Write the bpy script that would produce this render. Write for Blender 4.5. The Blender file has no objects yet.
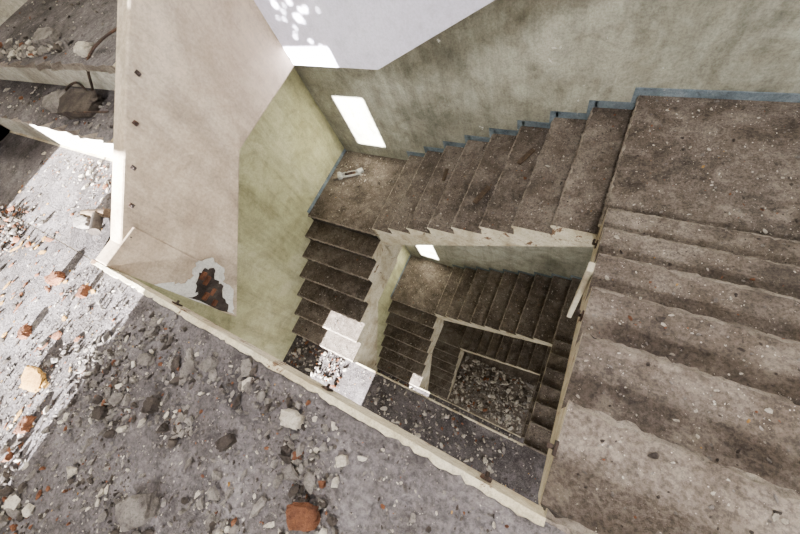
import bpy, math, random, bmesh
import numpy as np
from mathutils import Matrix, Vector
random.seed(7); rng=np.random.default_rng(7)
S=bpy.context.scene
# ---------------------------------------------------------------- dimensions (metres)
WX,WY=2.336,1.545          # stairwell opening
SL,SB=1.18,1.178           # flight widths
H1,H2,H3=1.276,1.227,1.097
H=3.6
XL,XR,YB,YF=-SL,3.55,WY+SB,-2.0
XW=-1.9                    # left wall of the top storey
XU=0.39                    # well edge of the upper flight
def lin(c): 
    return tuple(((v/255)/12.92 if v/255<=.04045 else ((v/255+.055)/1.055)**2.4) for v in c)+(1,)
# ---------------------------------------------------------------- materials
def N(nt,t,**k):
    n=nt.nodes.new(t)
    for a,b in k.items(): setattr(n,a,b)
    return n
def ramp(nt,src,stops):
    r=N(nt,'ShaderNodeValToRGB'); e=r.color_ramp.elements
    while len(e)<len(stops): e.new(.5)
    for i,(p,c) in enumerate(stops): e[i].position=p; e[i].color=c
    nt.links.new(src,r.inputs[0]); return r.outputs[0]
def g(v): return (v,v,v,1)
def mix(nt,f,a,b,mode='MIX'):
    m=N(nt,'ShaderNodeMix',data_type='RGBA',blend_type=mode)
    for s,v in ((m.inputs[0],f),(m.inputs[6],a),(m.inputs[7],b)):
        if isinstance(v,(float,int)): s.default_value=v
        elif isinstance(v,tuple): s.default_value=v
        else: nt.links.new(v,s)
    return m.outputs[2]
def noise(nt,co,sc,det=6,ro=.6,dist=0):
    n=N(nt,'ShaderNodeTexNoise'); n.inputs['Scale'].default_value=sc; n.inputs['Detail'].default_value=det
    n.inputs['Roughness'].default_value=ro; n.inputs['Distortion'].default_value=dist
    nt.links.new(co,n.inputs['Vector']); return n.outputs['Fac']
def surface(name,base,dark,light,speck=None,speck_amt=.0,spsc=60,bump=.4,sc=1.5,streak=False,flake=None,flk=.68,rough=.95,mott=.75,grain=.5,dust=None,grime=0):
    m=bpy.data.materials.new(name); m.use_nodes=True; nt=m.node_tree
    b=nt.nodes['Principled BSDF']; b.inputs['Roughness'].default_value=rough
    b.inputs['Specular IOR Level'].default_value=.15
    tc=N(nt,'ShaderNodeTexCoord').outputs['Object']
    n1=noise(nt,tc,sc,8,.62,.3); n2=noise(nt,tc,sc*9,8,.7); n3=noise(nt,tc,max(sc*45,70),4,.75)
    c=ramp(nt,n1,[(.3,lin(dark)),(.5,lin(base)),(.72,lin(light))])
    c=mix(nt,mott,c,ramp(nt,n2,[(.34,g(.32)),(.5,g(.92)),(.75,g(1.0))]),'MULTIPLY')
    c=mix(nt,grain,c,ramp(nt,n3,[(.38,g(.3)),(.58,g(1.0))]),'MULTIPLY')
    if dust:
        d=noise(nt,tc,7,10,.8,.2)
        c=mix(nt,ramp(nt,d,[(.5,g(0)),(.66,g(.7))]),c,lin(dust))
        c=mix(nt,.45,c,ramp(nt,n3,[(.38,g(.4)),(.58,g(1.0))]),'MULTIPLY')
    if streak:
        mp=N(nt,'ShaderNodeMapping'); mp.inputs['Scale'].default_value=(7,7,.7); nt.links.new(tc,mp.inputs[0])
        s=noise(nt,mp.outputs[0],1.5,6,.7)
        c=mix(nt,.45,c,ramp(nt,s,[(.35,g(.45)),(.55,g(1))]),'MULTIPLY')
    if grime:
        q=noise(nt,tc,2.2,12,.72,1.2)
        c=mix(nt,grime,c,ramp(nt,q,[(.40,(.31,.27,.22,1)),(.56,g(1))]),'MULTIPLY')
    if flake:
        f=noise(nt,tc,5.5,10,.75,.6)
        c=mix(nt,ramp(nt,f,[(flk,g(0)),(flk+.012,g(1))]),c,lin(flake))
    if speck:
        for k,(s_,t_) in enumerate(((spsc,.2),(spsc*.45,.16),(spsc*1.9,.24))):
            v=N(nt,'ShaderNodeTexVoronoi'); v.inputs['Scale'].default_value=s_
            nt.links.new(tc,v.inputs['Vector'])
            msk=ramp(nt,v.outputs['Distance'],[(t_-.06,g(1)),(t_+.05,g(0))])
            gate=noise(nt,tc,s_*.17+k,5,.8)
            gm=ramp(nt,gate,[(.62-speck_amt,g(0)),(.68-speck_amt,g(1))])
            mm=mix(nt,1.0,msk,gm,'MULTIPLY')
            c=mix(nt,mm,c,lin(speck))
    nt.links.new(c,b.inputs['Base Color'])
    bp=N(nt,'ShaderNodeBump'); bp.inputs['Strength'].default_value=bump; bp.inputs['Distance'].default_value=.02
    hh=mix(nt,.5,ramp(nt,n2,[(0,g(0)),(1,g(1))]),ramp(nt,n3,[(0,g(0)),(1,g(1))]))
    nt.links.new(hh,bp.inputs['Height']); nt.links.new(bp.outputs[0],b.inputs['Normal'])
    return m
M={}
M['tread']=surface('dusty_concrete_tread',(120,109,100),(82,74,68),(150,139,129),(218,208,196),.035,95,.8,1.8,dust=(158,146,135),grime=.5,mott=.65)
M['nose']=surface('lit_edge_nosing',(166,154,141),(106,97,88),(204,192,178),None,0,75,1.0,9,mott=.8,grime=.3)  # paler than the treads: lit step edges painted into the tone
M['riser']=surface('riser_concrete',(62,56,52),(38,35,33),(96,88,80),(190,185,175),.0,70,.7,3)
M['floor']=surface('dusty_floor',(98,92,93),(66,62,64),(126,120,122),(196,188,180),.04,75,1.2,1.6,dust=(136,129,130),grime=.5)
M['cream']=surface('cream_plaster_edge',(214,203,176),(166,149,118),(232,223,203),None,0,50,.5,4,flake=(104,82,64),flk=.60,mott=.5,grime=.35)
M['panel']=surface('beige_plaster',(198,180,158),(168,150,130),(218,203,185),(120,112,104),-.03,30,.25,1.1,streak=True,flake=(146,130,114),flk=.72,mott=.3,grain=.35,grime=.38)
M['lilac']=surface('pale_lilac_plaster',(226,222,240),(206,202,222),(238,236,250),None,0,30,.12,1.5,mott=.2,grain=.2)
M['wall_b']=surface('grey_green_wall',(180,178,162),(138,136,122),(208,206,190),(230,228,222),-.03,26,.25,.8,streak=True,flake=(224,222,215),flk=.67,mott=.45,grain=.4,grime=.4)
M['wall_l']=surface('pale_green_wall',(188,186,146),(156,154,118),(206,204,170),(226,224,212),-.04,30,.2,1.0,streak=True,flake=(212,209,192),flk=.69,mott=.35,grain=.3,grime=.32)
M['wall_o']=surface('plain_wall',(190,184,172),(160,154,142),(206,202,190),None,0,30,.2,1.0,streak=True,mott=.5,grime=.45)
M['blue']=surface('blue_grey_skirting_paint',(124,138,148),(94,106,116),(158,170,180),None,0,30,.3,6,flake=(178,174,164),flk=.62,mott=.6,grime=.3)
M['brick']=surface('brick',(128,84,60),(88,58,45),(160,112,84),None,0,30,.9,12)
M['stone']=surface('grey_stone',(132,125,120),(90,84,81),(170,163,156),None,0,30,.8,15)
M['pale']=surface('plaster_chunk',(198,189,176),(156,147,133),(222,215,204),None,0,30,.6,15)
M['dark']=surface('dark_debris',(74,66,61),(46,41,39),(102,93,86),None,0,30,.8,15)
M['ochre']=surface('ochre_chunk',(164,126,70),(120,88,50),(190,156,98),None,0,30,.5,12)
M['iron']=surface('rusty_iron',(64,52,46),(36,32,30),(104,74,56),None,0,30,.4,20,rough=.6)
M['white']=surface('white_enamel',(226,224,218),(190,186,178),(242,242,238),None,0,30,.2,8,rough=.5,mott=.5)
M['metal']=surface('dull_grey_metal',(190,190,186),(130,130,128),(214,214,210),None,0,30,.2,14,rough=.5,mott=.7)
M['wood']=surface('weathered_wood',(96,80,66),(60,50,42),(130,112,94),None,0,30,.5,8)
M['slat']=surface('pale_wood',(222,212,188),(190,178,150),(236,228,208),None,0,30,.3,8,mott=.3)
# ---------------------------------------------------------------- mesh helpers
def mkmesh(name,vs,fs,mats,fm=None,parent=None,bevel=0,recalc=False):
    me=bpy.data.meshes.new(name); me.from_pydata([tuple(v) for v in vs],[],fs)
    for m in mats: me.materials.append(M[m])
    if fm is not None: me.polygons.foreach_set('material_index',fm)
    me.update(); o=bpy.data.objects.new(name,me); S.collection.objects.link(o)
    if recalc:
        bm=bmesh.new(); bm.from_mesh(me); bmesh.ops.recalc_face_normals(bm,faces=bm.faces[:]); bm.to_mesh(me); bm.free()
    if parent: o.parent=parent
    if bevel:
        b=o.modifiers.new('bevel','BEVEL'); b.width=bevel; b.segments=2; b.limit_method='ANGLE'; b.angle_limit=.6
    return o
def empty(name):
    e=bpy.data.objects.new(name,None); S.collection.objects.link(e); e.empty_display_size=.1; return e
def boxes(name,lst,mats,parent=None,bevel=0):
    vs=[];fs=[];fm=[]
    for bx in lst:
        x0,x1,y0,y1,z0,z1=bx[:6]; mi=bx[6] if len(bx)>6 else (0,0,0)
        o=len(vs)
        vs+=[(x0,y0,z0),(x1,y0,z0),(x1,y1,z0),(x0,y1,z0),(x0,y0,z1),(x1,y0,z1),(x1,y1,z1),(x0,y1,z1)]
        fs+=[tuple(o+i for i in f) for f in ((3,2,1,0),(4,5,6,7),(0,1,5,4),(1,2,6,5),(2,3,7,6),(3,0,4,7))]
        fm+=[mi[2],mi[0],mi[1],mi[1],mi[1],mi[1]]
    return mkmesh(name,vs,fs,mats,fm,parent,bevel)
def prism(name,prof,fn,w0,w1,mats,pmats,parent=None,bevel=0,end=1,seg=1,wob=None):
    """extruded profile; seg>1 with wob gives worn, irregular edges"""
    n=len(prof); vs=[];fs=[];fm=[]
    for q in range(seg+1):
        w=w0+(w1-w0)*q/seg
        for i,(s,z) in enumerate(prof):
            if wob and i in wob and 0<q<seg: 
                a,b=wob[i]; e=random.gauss(0,1)
                if random.random()<.08: e-=2.2
                s+=a*e; z+=b*min(e,0)
            vs.append(fn(s,w,z))
    for q in range(seg):
        for i in range(n):
            j=(i+1)%n; fs.append((q*n+i,q*n+j,(q+1)*n+j,(q+1)*n+i)); fm.append(pmats[i])
    fs+=[tuple(range(n))[::-1],tuple(range(seg*n,seg*n+n))]; fm+=[end,end]
    return mkmesh(name,vs,fs,mats,fm,parent,bevel,True)
TR=[]
def flight(name,s0,s1,z0,z1,n,fn,w0,w1,soff,parent,lvl,oh=.02):
    t=(s1-s0)/(n-1); r=(z0-z1)/n; sg=1 if t>0 else -1
    prof=[(s0-sg*.03,z0-.0005)]; wob={}
    for i in range(n):
        s=s0+t*i; z=z0-r*i; b=len(prof)
        prof+=[(s+sg*.004,z-.0005),(s+sg*(oh-.006),z-.005),(s+sg*oh,z-.014),(s+sg*(oh-.004),z-.036),(s,z-.042)]
        wob[b]=(sg*.003,.0);wob[b+1]=(sg*.0025,.003);wob[b+2]=(sg*.0035,.004);wob[b+3]=(sg*.003,0)
        if i<n-1:
            prof.append((s,z-r))
            a=fn(s+sg*oh,w0,z-r); b=fn(s+t,w1,z-r)
            TR.append((min(a[0],b[0]),max(a[0],b[0]),min(a[1],b[1]),max(a[1],b[1]),z-r,lvl))
    prof.append((s1,z1)); ns=len(prof)
    prof+=soff
    pm=[]
    m=len(prof)
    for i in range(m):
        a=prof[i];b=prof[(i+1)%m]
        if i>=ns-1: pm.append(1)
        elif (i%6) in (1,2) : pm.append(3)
        elif (i%6)in(3,): pm.append(2)  # lip below the nosing takes dark riser tone, painting its shadow line
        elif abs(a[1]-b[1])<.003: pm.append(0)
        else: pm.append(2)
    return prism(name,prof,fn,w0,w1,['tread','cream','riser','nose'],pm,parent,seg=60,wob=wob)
def iy(s,w,z): return (w,s,z)
def ix(s,w,z): return (s,w,z)
for k in range(3):
    st=empty('staircase'); Z=-H*k
    flight('right_flight',0,WY,Z,Z-H1,7,iy,WX,XR,[(WY,Z-H1-.22),(0,Z-.3)],st,k)
    flight('middle_flight',WX,0,Z-H1,Z-H1-H2,9,ix,WY,YB,[(0,Z-H1-H2-.3),(WX,Z-H1-.32)],st,k)
    flight('left_flight',WY,0,Z-H1-H2,Z-H,7,iy,XL,0,[(0,Z-H-.75),(.88,Z-H1-H2-.85),(WY,Z-H1-H2-.85)],st,k)
    boxes('landing_right',[(WX+.03,XR,WY+.03,YB,Z-H1-.32,Z-H1,(0,1,1)),(WX,WX+.03,WY,WY+.03,Z-H1-.32,Z-H1-.002,(0,1,1))],['tread','cream'],st)
    boxes('landing_left',[(XL,-.03,WY+.03,YB,Z-H1-H2-.85,Z-H1-H2,(0,1,1)),(-.03,0,WY,WY+.03,Z-H1-H2-.85,Z-H1-H2-.002,(0,1,1))],['tread','cream'],st)
    TR.append((WX,XR,WY,YB,Z-H1,k)); TR.append((XL,0,WY,YB,Z-H1-H2,k))
for k in range(3):
    Z=-H*k
    boxes('floor' ,[(XW if k==0 else XL,XR,YF,0,Z-.11,Z,(0,1,1))],['floor','cream'],None,.004)
    if k: TR.append((XL,XR,YF,-.05,Z,k))
boxes('floor',[(XL,XR,YF,YB,-H*3-.2,-H*3,(0,0,0))],['tread'])
TR.append((0,WX,0,WY,-H*3,3))
def curb(z,xa,name):
    vs=[];fs=[];n=120
    for i in range(n+1):
        x=xa+(WX-xa)*i/n; w=.014+random.uniform(-.003,.003); h=.011+random.uniform(-.003,.002)
        if random.random()<.06: w-=.006; h-=.008
        vs+=[(x,.004,z-.105),(x,.004,z+h),(x,-w,z+h*.9),(x,-w-.006,z-.01)]
    for i in range(n):
        a=4*i
        for j in range(3): fs.append((a+j,a+j+1,a+4+j+1,a+4+j))
    return mkmesh(name,vs,fs,['cream'],None,None,0,True)
for k in range(3): curb(-H*k,XU-.12 if k==0 else -.02,'trim_%d'%(k+1))
# upper flight (going up from the viewer's floor), with crumbling edges
up=empty('staircase')
prof=[(.0,-.1),(.0,.0),(.53,.0),(.53,.205),(.515,.22),(.512,.25),(.80,.25),(.80,.37),(.785,.375),(.782,.41),(YB,.41),(YB,.2),(WY,.2)]
pm=[1,0,4,4,3,0,4,4,3,0,1,1,1]
prism('steps',prof,iy,XW,XU-.1,['floor','cream','riser','nose','wall_o','tread'],pm,up,seg=48,wob={3:(-.006,0),4:(-.008,.008),5:(-.014,.004),7:(-.006,0),8:(-.010,.008),9:(-.016,.004)})
pp=[(.006,.012),(.12,.012),(1.02,.54),(WY+.14,.9),(WY+.14,-.18),(WY,-.18),(.88,-.2),(.006,-.84)]
prism('side_panel',pp,iy,XU-.1,XU,['panel'],[0]*8,up,.008,end=0)
boxes('side_panel_foot',[(XU-.01,XU+.008,.007,.22,-.43,.012)],['panel'],up,.004)
pp=[(XU-.002,-.17),(1.02,-.19),(WX+.3,.55),(WX+.3,2.1),(XU-.002,.95)]
prism('side_panel_far',pp,ix,WY+.0,WY+.14,['lilac'],[0]*5,up,.006,end=0)
prism('flight_far',[(XU,.7),(1.02,.72),(WX+.3,1.5),(WX+.3,1.7),(XU,.87)],ix,WY+.14,YB,['lilac'],[0]*5,up,0,end=0)
def ragged(name,pts,x0,x1,mat,jit,parent):
    out=[];n=len(pts)
    for i in range(n):
        a=pts[i];b=pts[(i+1)%n]
        for q in range(4):
            f_=q/4; out.append((max(.008,a[0]+(b[0]-a[0])*f_+random.uniform(-jit,jit)),a[1]+(b[1]-a[1])*f_+random.uniform(-jit,jit)))
    return prism(name,out,iy,x0,x1,[mat],[0]*len(out),parent,0,end=0)
ragged('broken_plaster_rim',[(.01,-.22),(.05,-.30),(.07,-.37),(.13,-.38),(.2,-.36),(.26,-.43),(.245,-.53),(.18,-.59),(.15,-.68),(.08,-.74),(.01,-.80)],XU-.01,XU+.012,'white',.013,up)
ragged('exposed_masonry',[(.01,-.44),(.05,-.50),(.06,-.46),(.12,-.42),(.19,-.41),(.215,-.47),(.17,-.52),(.15,-.60),(.09,-.64),(.07,-.70),(.01,-.74)],XU-.01,XU+.016,'dark',.010,up)
bl=[]
for (ya,za,w_) in ((.03,-.54,.05),(.11,-.49,.06),(.07,-.57,.05),(.02,-.62,.04),(.13,-.45,.05)):
    bl.append((XU,XU+.018+random.uniform(0,.012),ya,ya+w_,za,za+.03))
boxes('exposed_bricks',bl,['brick'],up,.006)
# ---------------------------------------------------------------- walls
ZB,ZT=-11.0,3.9
def wall_holes(name,axis,p0,p1,a0,a1,z0,z1,holes,mat):
    xs=sorted({a0,a1,*[h[0] for h in holes],*[h[1] for h in holes]}); zs=sorted({z0,z1,*[h[2] for h in holes],*[h[3] for h in holes]})
    L=[]
    for i in range(len(xs)-1):
        for j in range(len(zs)-1):
            cx=(xs[i]+xs[i+1])/2; cz=(zs[j]+zs[j+1])/2
            if any(h[0]<cx<h[1] and h[2]<cz<h[3] for h in holes): continue
            L.append((xs[i],xs[i+1],p0,p1,zs[j],zs[j+1]) if axis=='y' else (p0,p1,xs[i],xs[i+1],zs[j],zs[j+1]))
    return boxes(name,L,[mat])
boxes('wall_back',[(XW-.2,XR+.2,YB,YB+.2,ZB,ZT)],['wall_b'])
wl=boxes('wall_left',[(XL-.2,XL,YF,YB,ZB,-.11),(XW-.2,XW,YF,YB,-.11,ZT,(1,1,1)),(XW,XL-.2,0,YB,-.3,-.11,(1,1,1))],['wall_l','wall_o'])
# sun travels along +y, dropping 0.26 m per metre
fh=[(-.95,.74,0.0,.87),(1.9,3.3,2.3,3.4)]  # unseen openings: low one cut to shape the sun strip, high one added
for i in range(34):
    cx,cz=random.gauss(.62,.11),random.gauss(1.08,.09); q=random.uniform(.005,.012)
    fh.append((cx-q,cx+q,cz-q,cz+q))  # tiny unseen perforations added to throw sun dapples on the far panel
fh+=[(-.6,.32,-H,-H+1.05),(-.25,.25,-2*H,-2*H+.75)]
for k in range(2):
    fh.append((-.83,-.38,-1.06-H*k,-.27-H*k))
wall_holes('wall_front','y',YF-.03,YF,XW-.2,XR+.2,ZB,ZT,fh,'wall_o')
rh=[(1.7,2.6,-.75,.75)]  # unseen right-hand openings, added to let skylight into the well
for k in range(-1,3):
    rh.append((-1.6,-.2,-H*(k+1)+1.0,-H*(k+1)+2.6))
wall_holes('wall_right','x',XR,XR+.12,YF,YB,ZB,ZT,rh,'wall_o')
def skirt(k):
    L=[];Z=-H*k;n=9;t=WX/(n-1);r=H2/n;hh=.06;th=.01
    L.append((WX+.02,XR,YB-th,YB+.001,Z-H1-.0,Z-H1+hh))
    for i in range(n):
        x=WX-t*i; z=Z-H1-r*i
        L.append((x-.05,x+.02,YB-th,YB+.001,z-r,z+hh))
        if i<n-1: L.append((x-t,x-.05,YB-th,YB+.001,z-r,z-r+hh))
    boxes('baseboard_back' ,L,['blue'])
    boxes('baseboard_left',[(XL-.001,XL+th,WY+.02,YB,Z-H1-H2,Z-H1-H2+.05)],['blue'])
for k in range(3): skirt(k)
# ---------------------------------------------------------------- rubble
phi=(1+5**.5)/2
ICO=np.array([(-1,phi,0),(1,phi,0),(-1,-phi,0),(1,-phi,0),(0,-1,phi),(0,1,phi),(0,-1,-phi),(0,1,-phi),(phi,0,-1),(phi,0,1),(-phi,0,-1),(-phi,0,1)])/math.hypot(1,phi)
IF=[(0,11,5),(0,5,1),(0,1,7),(0,7,10),(0,10,11),(1,5,9),(5,11,4),(11,10,2),(10,7,6),(7,1,8),(3,9,4),(3,4,2),(3,2,6),(3,6,8),(3,8,9),(4,9,5),(2,4,11),(6,2,10),(8,6,7),(9,8,1)]
def rocks(name,items,mats):
    vs=[];fs=[];fm=[]
    for (x,y,z,s,mi,flat) in items:
        sc=np.array([s*rng.uniform(.6,1.5),s*rng.uniform(.45,1.0),s*flat*rng.uniform(.5,.9)])
        v=ICO*(1+rng.uniform(-.3,.3,(12,1)))
        for _ in range(4):
            nn=rng.normal(size=3); nn/=np.linalg.norm(nn); d=v@nn; lim=rng.uniform(.35,.7)
            v=v-np.outer(np.maximum(d-lim,0),nn)
        v=v*sc*1.25
        a=rng.uniform(0,6.283);c,q=math.cos(a),math.sin(a)
        v=np.stack([v[:,0]*c-v[:,1]*q,v[:,0]*q+v[:,1]*c,v[:,2]],1)
        tl=rng.uniform(-.3,.3); v[:,2]+=v[:,0]*tl
        v+=np.array([x,y,z-v[:,2].min()-.12*s*flat])
        o=len(vs); vs+=v.tolist(); fs+=[(a_+o,b_+o,c_+o) for a_,b_,c_ in IF]; fm+=[mi]*20
    return mkmesh(name,vs,fs,mats,fm)
RM=['stone','pale','brick','dark','ochre']
def scatter(x0,x1,y0,y1,z,n,smin,smax,probs,flat=.8,pw=2.6):
    L=[]
    for i in range(n):
        s=smin*(1-random.random())**(-1/pw)
        if s>smax: s=smin*random.uniform(1,2)
        L.append((random.uniform(x0+.03,x1-.03),random.uniform(y0+.01,y1-.01),z,s,random.choices(range(5),probs)[0],flat))
    return L
def cluster(cx,cy,z,sx,sy,n,smin,smax,probs,flat=.8,ymax=9,xmax=9):
    L=[]
    while len(L)<n:
        s=min(smin*(1-random.random())**(-1/2.0),smax)
        x=cx+random.gauss(0,sx); y=cy+random.gauss(0,sy)
        if x>xmax or y>ymax: continue
        L.append((x,y,z,s,random.choices(range(5),probs)[0],flat))
    return L
L=[]
L+=scatter(.2,2.5,-1.3,-.03,0,7000,.0022,.012,(60,12,3,24,1),.8,2.4)
L+=scatter(.3,2.4,-1.1,-.04,0,90,.010,.024,(66,10,4,20,0),.8,2.5)
L+=scatter(-1.1,.7,-1.5,0,0,1000,.003,.016,(16,10,28,22,24),.4,2.0)
L+=scatter(-.5,.72,-1.0,0,0,100,.012,.028,(5,5,40,16,34),.25,2.0)
L+=scatter(-1.1,.25,0,.5,0,300,.003,.018,(20,14,26,22,18),.4,2.0)
for i in range(26):
    L+=cluster(random.uniform(.7,2.2),random.uniform(-.7,-.06),0,.06,.035,50,.003,.014,(58,14,3,25,0),.9,-.03)
for cx,cy in ((.95,-.10),(1.15,-.16),(1.45,-.09),(1.0,-.40),(1.25,-.30),(1.75,-.2),(1.6,-.42)):
    L+=cluster(cx,cy,0,.06,.035,75,.0045,.02,(62,12,3,23,0),.9,-.03)
L+=cluster(-.75,-.1,0,.15,.08,300,.006,.026,(30,5,25,40,0),.8)
L+=cluster(.75,-.85,0,.2,.08,400,.004,.026,(35,10,20,35,0),.8)
L+=cluster(-.1,.42,0,.4,.06,200,.005,.022,(30,30,20,15,5),.6,.5,.26)
L+=scatter(XW+.05,.25,.55,.78,.25,300,.004,.022,(50,25,5,20,0),.6,2)
L+=cluster(-.85,.88,.41,.25,.035,300,.006,.024,(60,30,5,5,0),.8,9,.2)
L+=scatter(XW+.05,.25,.82,1.8,.41,260,.004,.018,(50,25,5,20,0),.6,2)
rocks('rubble',L,RM)
for lv in range(4):
    L=[]
    for (x0,x1,y0,y1,z,l2) in TR:
        if l2!=lv: continue
        A=(x1-x0)*(y1-y0)
        dens={0:480,1:190,2:110,3:260}[lv]
        L+=scatter(x0,x1,y0,y1,z,int(A*dens),(.003,.006,.006,.02)[lv],.016 if lv<3 else .09,(34,30,5,29,2) if lv<3 else (40,45,5,10,0),.6,2.5 if lv<3 else 1.8)
    if lv==0:
        L+=cluster(-.75,2.35,-H1-H2,.2,.12,80,.006,.022,(30,40,10,20,0),.6)
    if lv<3:
        L+=scatter(-1.15,-.1,-.45,-.03,-H*(lv+1),190,.012,.04,(35,35,20,10,0),.7,1.8)
        L+=scatter(.3,2.2,-.5,-.03,-H*(lv+1),220,.01,.035,(35,45,10,10,0),.7,1.8)
    rocks('rubble',L,RM)
def chunk(name,x,y,z,sx,sy,sz,rz,mat,tilt=0):
    bm=bmesh.new(); bmesh.ops.create_cube(bm,size=1)
    bmesh.ops.subdivide_edges(bm,edges=bm.edges[:],cuts=4,use_grid_fill=True)
    for v in bm.verts:
        j=Vector((random.uniform(-1,1),random.uniform(-1,1),random.uniform(-1,1)))*.035
        e=sum(abs(abs(c)-.5)<.01 for c in v.co)
        if e>=2: v.co*=random.uniform(.84,.98)
        v.co+=j
        if v.co.x>.2 and v.co.y>.1: v.co.y*=.7
        if v.co.x<-.25 and v.co.y<-.2: v.co.x*=.8
    me=bpy.data.meshes.new(name); 
    bmesh.ops.scale(bm,vec=(sx,sy,sz),verts=bm.verts[:]); bm.to_mesh(me); bm.free(); me.materials.append(M[mat])
    o=bpy.data.objects.new(name,me); S.collection.objects.link(o)
    o.rotation_euler=(tilt,tilt*.6,rz); o.location=(x,y,z+sz*.46+abs(tilt)*sy*.35)
    return o
chunk('brick_fragment',1.83,-.27,0,.08,.052,.04,.5,'brick',.15)
chunk('plywood_fragment',.48,-.50,0,.11,.09,.02,.2,'ochre',.2)
chunk('brick_fragment',.13,-.15,0,.07,.05,.04,1.0,'brick',.1)
chunk('brick_fragment',.39,-.13,0,.06,.03,.03,1.9,'brick',.1)
chunk('concrete_chunk',1.35,-.52,0,.09,.08,.06,.9,'stone',.1)
chunk('concrete_chunk',1.67,-.10,0,.065,.042,.035,.2,'pale',.15)
chunk('concrete_chunk',1.86,-.12,0,.03,.026,.02,.7,'pale',.1)
chunk('concrete_chunk',1.28,-.1,0,.05,.04,.03,1.4,'stone',.1)
chunk('concrete_chunk',1.0,-.2,0,.06,.04,.03,.3,'stone',.1)
chunk('concrete_chunk',.95,-.42,0,.05,.04,.03,.3,'dark',.1)
chunk('concrete_chunk',2.0,-.33,0,.05,.04,.03,2.3,'stone',.1)
chunk('concrete_chunk',1.15,-.3,0,.05,.04,.035,2.0,'dark',.1)
chunk('concrete_chunk',1.5,-.25,0,.05,.035,.03,1.1,'dark',.1)
chunk('brick_fragment',.62,-.62,0,.06,.04,.03,2.0,'brick',.1)
chunk('brick_fragment',.2,-.4,0,.06,.04,.03,2.6,'brick',.1)
chunk('concrete_block',-.15,.66,.25,.24,.15,.06,.25,'dark',.12)
chunk('concrete_chunk',-.45,.66,.25,.14,.10,.05,.8,'stone',.12)
chunk('concrete_chunk',-.62,.95,.41,.14,.10,.05,.3,'stone',.12)
chunk('concrete_chunk',-.05,.86,.41,.08,.06,.04,.3,'pale',.12)
def cyl(name,p,q,r,mat,parent=None,n=16):
    p,q=Vector(p),Vector(q); bm=bmesh.new()
    bmesh.ops.create_cone(bm,cap_ends=True,segments=n,radius1=r,radius2=r*.96,depth=(q-p).length)
    me=bpy.data.meshes.new(name); bm.to_mesh(me); bm.free(); me.materials.append(M[mat])
    o=bpy.data.objects.new(name,me); S.collection.objects.link(o)
    o.rotation_euler=(q-p).to_track_quat('Z','Y').to_euler(); o.location=(p+q)/2
    if parent: o.parent=parent
    return o
dp=empty('broken_drainpipe')
cyl('pipe',(-.02,.18,.026),(.16,.23,.026),.024,'wood',dp); cyl('pipe_branch',(.1,.2,.03),(.2,.12,.04),.024,'dark',dp)
chunk('pipe_elbow',.02,.14,0,.09,.06,.045,.4,'stone',.2).parent=dp
def wire(name,pts,r,mat,parent=None):
    cu=bpy.data.curves.new(name,'CURVE'); cu.dimensions='3D'; cu.bevel_depth=r; cu.bevel_resolution=2
    sp=cu.splines.new('BEZIER'); sp.bezier_points.add(len(pts)-1)
    for b,p in zip(sp.bezier_points,pts): b.co=p; b.handle_left_type=b.handle_right_type='AUTO'
    cu.materials.append(M[mat]); o=bpy.data.objects.new(name,cu); S.collection.objects.link(o)
    if parent: o.parent=parent
    return o
wire('rebar',[(-.55,.70,.26),(-.35,.78,.30),(-.15,.74,.28),(.02,.84,.42),(.2,1.15,.418)],.006,'iron')
wire('rebar',[(-.3,.62,.256),(-.1,.60,.29),(.08,.66,.256)],.005,'iron')
zl=-H1-H2
lf=empty('broken_lamp_fixture')
boxes('tray',[(-.16,.16,-.035,.035,0,.012)],['metal'],lf,.004)
boxes('tray_lips',[(-.16,.16,-.035,-.028,.012,.04),(-.16,.16,.028,.035,.012,.04),(-.16,-.15,-.035,.035,.012,.04)],['white'],lf,.002)
chunk('end_cap',-.16,0,0,.07,.11,.06,.1,'metal',0).parent=lf
chunk('end_cap_open',.15,.02,0,.09,.07,.05,.5,'metal',0).parent=lf
chunk('ballast',.0,0,.012,.17,.045,.035,0,'iron',0).parent=lf
lf.location=(-.85,2.32,zl+.004); lf.rotation_euler=(0,0,.42)
wire('cable',[(-.12,.02,.02),(-.02,.1,.01),(.1,.08,.01),(.2,.12,.006)],.004,'iron',lf)
t=WX/8;r=H2/9
def board(x,y,z,l,w,rz):
    o=boxes('wooden_board',[(-l/2,l/2,-w/2,w/2,0,.018)],['wood'],None,.003); o.location=(x,y,z+.002); o.rotation_euler=(0,0,rz)
board(WX-3.5*t,1.95,-H1-4*r,.22,.05,1.25)
board(WX-2.5*t,2.35,-H1-3*r,.2,.045,1.15)
board(WX-5.5*t,2.3,-H1-6*r,.16,.04,1.7)
boxes('wooden_slat',[(WX-.03,WX-.002,.93,.98,-1.5,-.72)],['slat'],None,.003)
def bracket(x,y,z,d):
    e=empty('railing_bracket')
    if d=='x': boxes('plate',[(x-.008,x,y-.02,y+.02,z-.04,z+.0)],['iron'],e,.002); cyl('stub',(x-.004,y,z-.02),(x-.025,y,z-.02),.007,'iron',e); cyl('post_stub',(x-.022,y,z-.024),(x-.022,y,z+.03),.007,'iron',e)
    elif d=='X': boxes('plate',[(x,x+.004,y-.01,y+.01,z-.024,z+.0)],['iron'],e,.002); cyl('stub',(x,y,z-.012),(x+.012,y,z-.012),.004,'iron',e)
    else: boxes('plate',[(x-.014,x+.014,y,y+.006,z-.035,z)],['iron'],e,.002); cyl('stub',(x,y+.004,z-.015),(x,y+.018,z-.015),.005,'iron',e)
for y in (.14,.66,1.3): bracket(WX,y,-.02-.826*y,'x')
for x in (.9,1.7,2.2): bracket(x,.006,-.02,'y')
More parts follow.
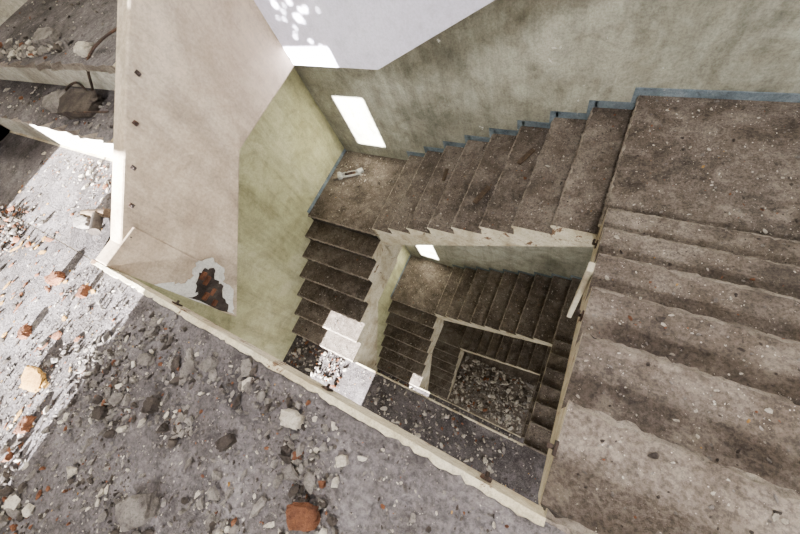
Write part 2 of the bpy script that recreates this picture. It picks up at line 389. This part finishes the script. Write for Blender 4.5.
for y in (.17,.30,.45,.62,.8): bracket(XU,y,-.02+.58*(y-.12),'X')
# ---------------------------------------------------------------- camera
f,C=337.03,Vector((2.2331,.1466,.9325))
R=np.array([[0.858501,0.414272,-0.302251],[-0.275177,0.869507,0.410165],[0.432729,-0.268955,0.86047]])
cam=bpy.data.cameras.new('camera'); co=bpy.data.objects.new('camera',cam); S.collection.objects.link(co)
cam.sensor_width=36; cam.lens=f/800*36; cam.clip_start=.02; cam.clip_end=100
m=Matrix(R.T.tolist()).to_4x4(); m.translation=C; co.matrix_world=m; S.camera=co
# ---------------------------------------------------------------- light
w=bpy.data.worlds.new('world'); S.world=w; w.use_nodes=True
w.node_tree.nodes['Background'].inputs[0].default_value=(.95,.95,1.0,1); w.node_tree.nodes['Background'].inputs[1].default_value=.32
sd=bpy.data.lights.new('sun','SUN'); sd.energy=230; sd.angle=.009; sd.color=(1,.975,.95)
so=bpy.data.objects.new('sun',sd); S.collection.objects.link(so)
so.rotation_euler=Vector((0,1,-.26)).to_track_quat('-Z','Y').to_euler()
so.location=(3,-8,4)
def area(name,loc,tgt,sx,sy,e,col=(1,.98,.95)):
    a=bpy.data.lights.new(name,'AREA'); a.shape='RECTANGLE'; a.size=sx; a.size_y=sy; a.energy=e; a.color=col
    o=bpy.data.objects.new(name,a); S.collection.objects.link(o); o.location=loc
    o.rotation_euler=(Vector(tgt)-Vector(loc)).to_track_quat('-Z','Y').to_euler()
area('added_fill',(2.6,YF+.12,2.85),(2.0,1.4,-1.4),.5,.4,290,(1,.975,.94))  # added fill lamp out of view, throws step shadows on the right flight
area('added_fill',(XR-.02,2.15,0),(0,2.0,-1.6),.8,1.2,16)  # added fill lamp, grazes the back wall and middle flight
for k in range(0,3):
    z=-H*(k+1)
    area('added_fill',(XR-.02,-.9,z+1.8),(0,.3,z+1.2),1.4,1.5,(110,80,80)[k])  # added fill lamps out of view, brighten each lower storey
    area('added_low_fill',(.0,YF+.02,z+1.0),(.6,2,z+1.2),.9,1.8,(40,26,30)[k])  # more added fill by the front wall, no visible source
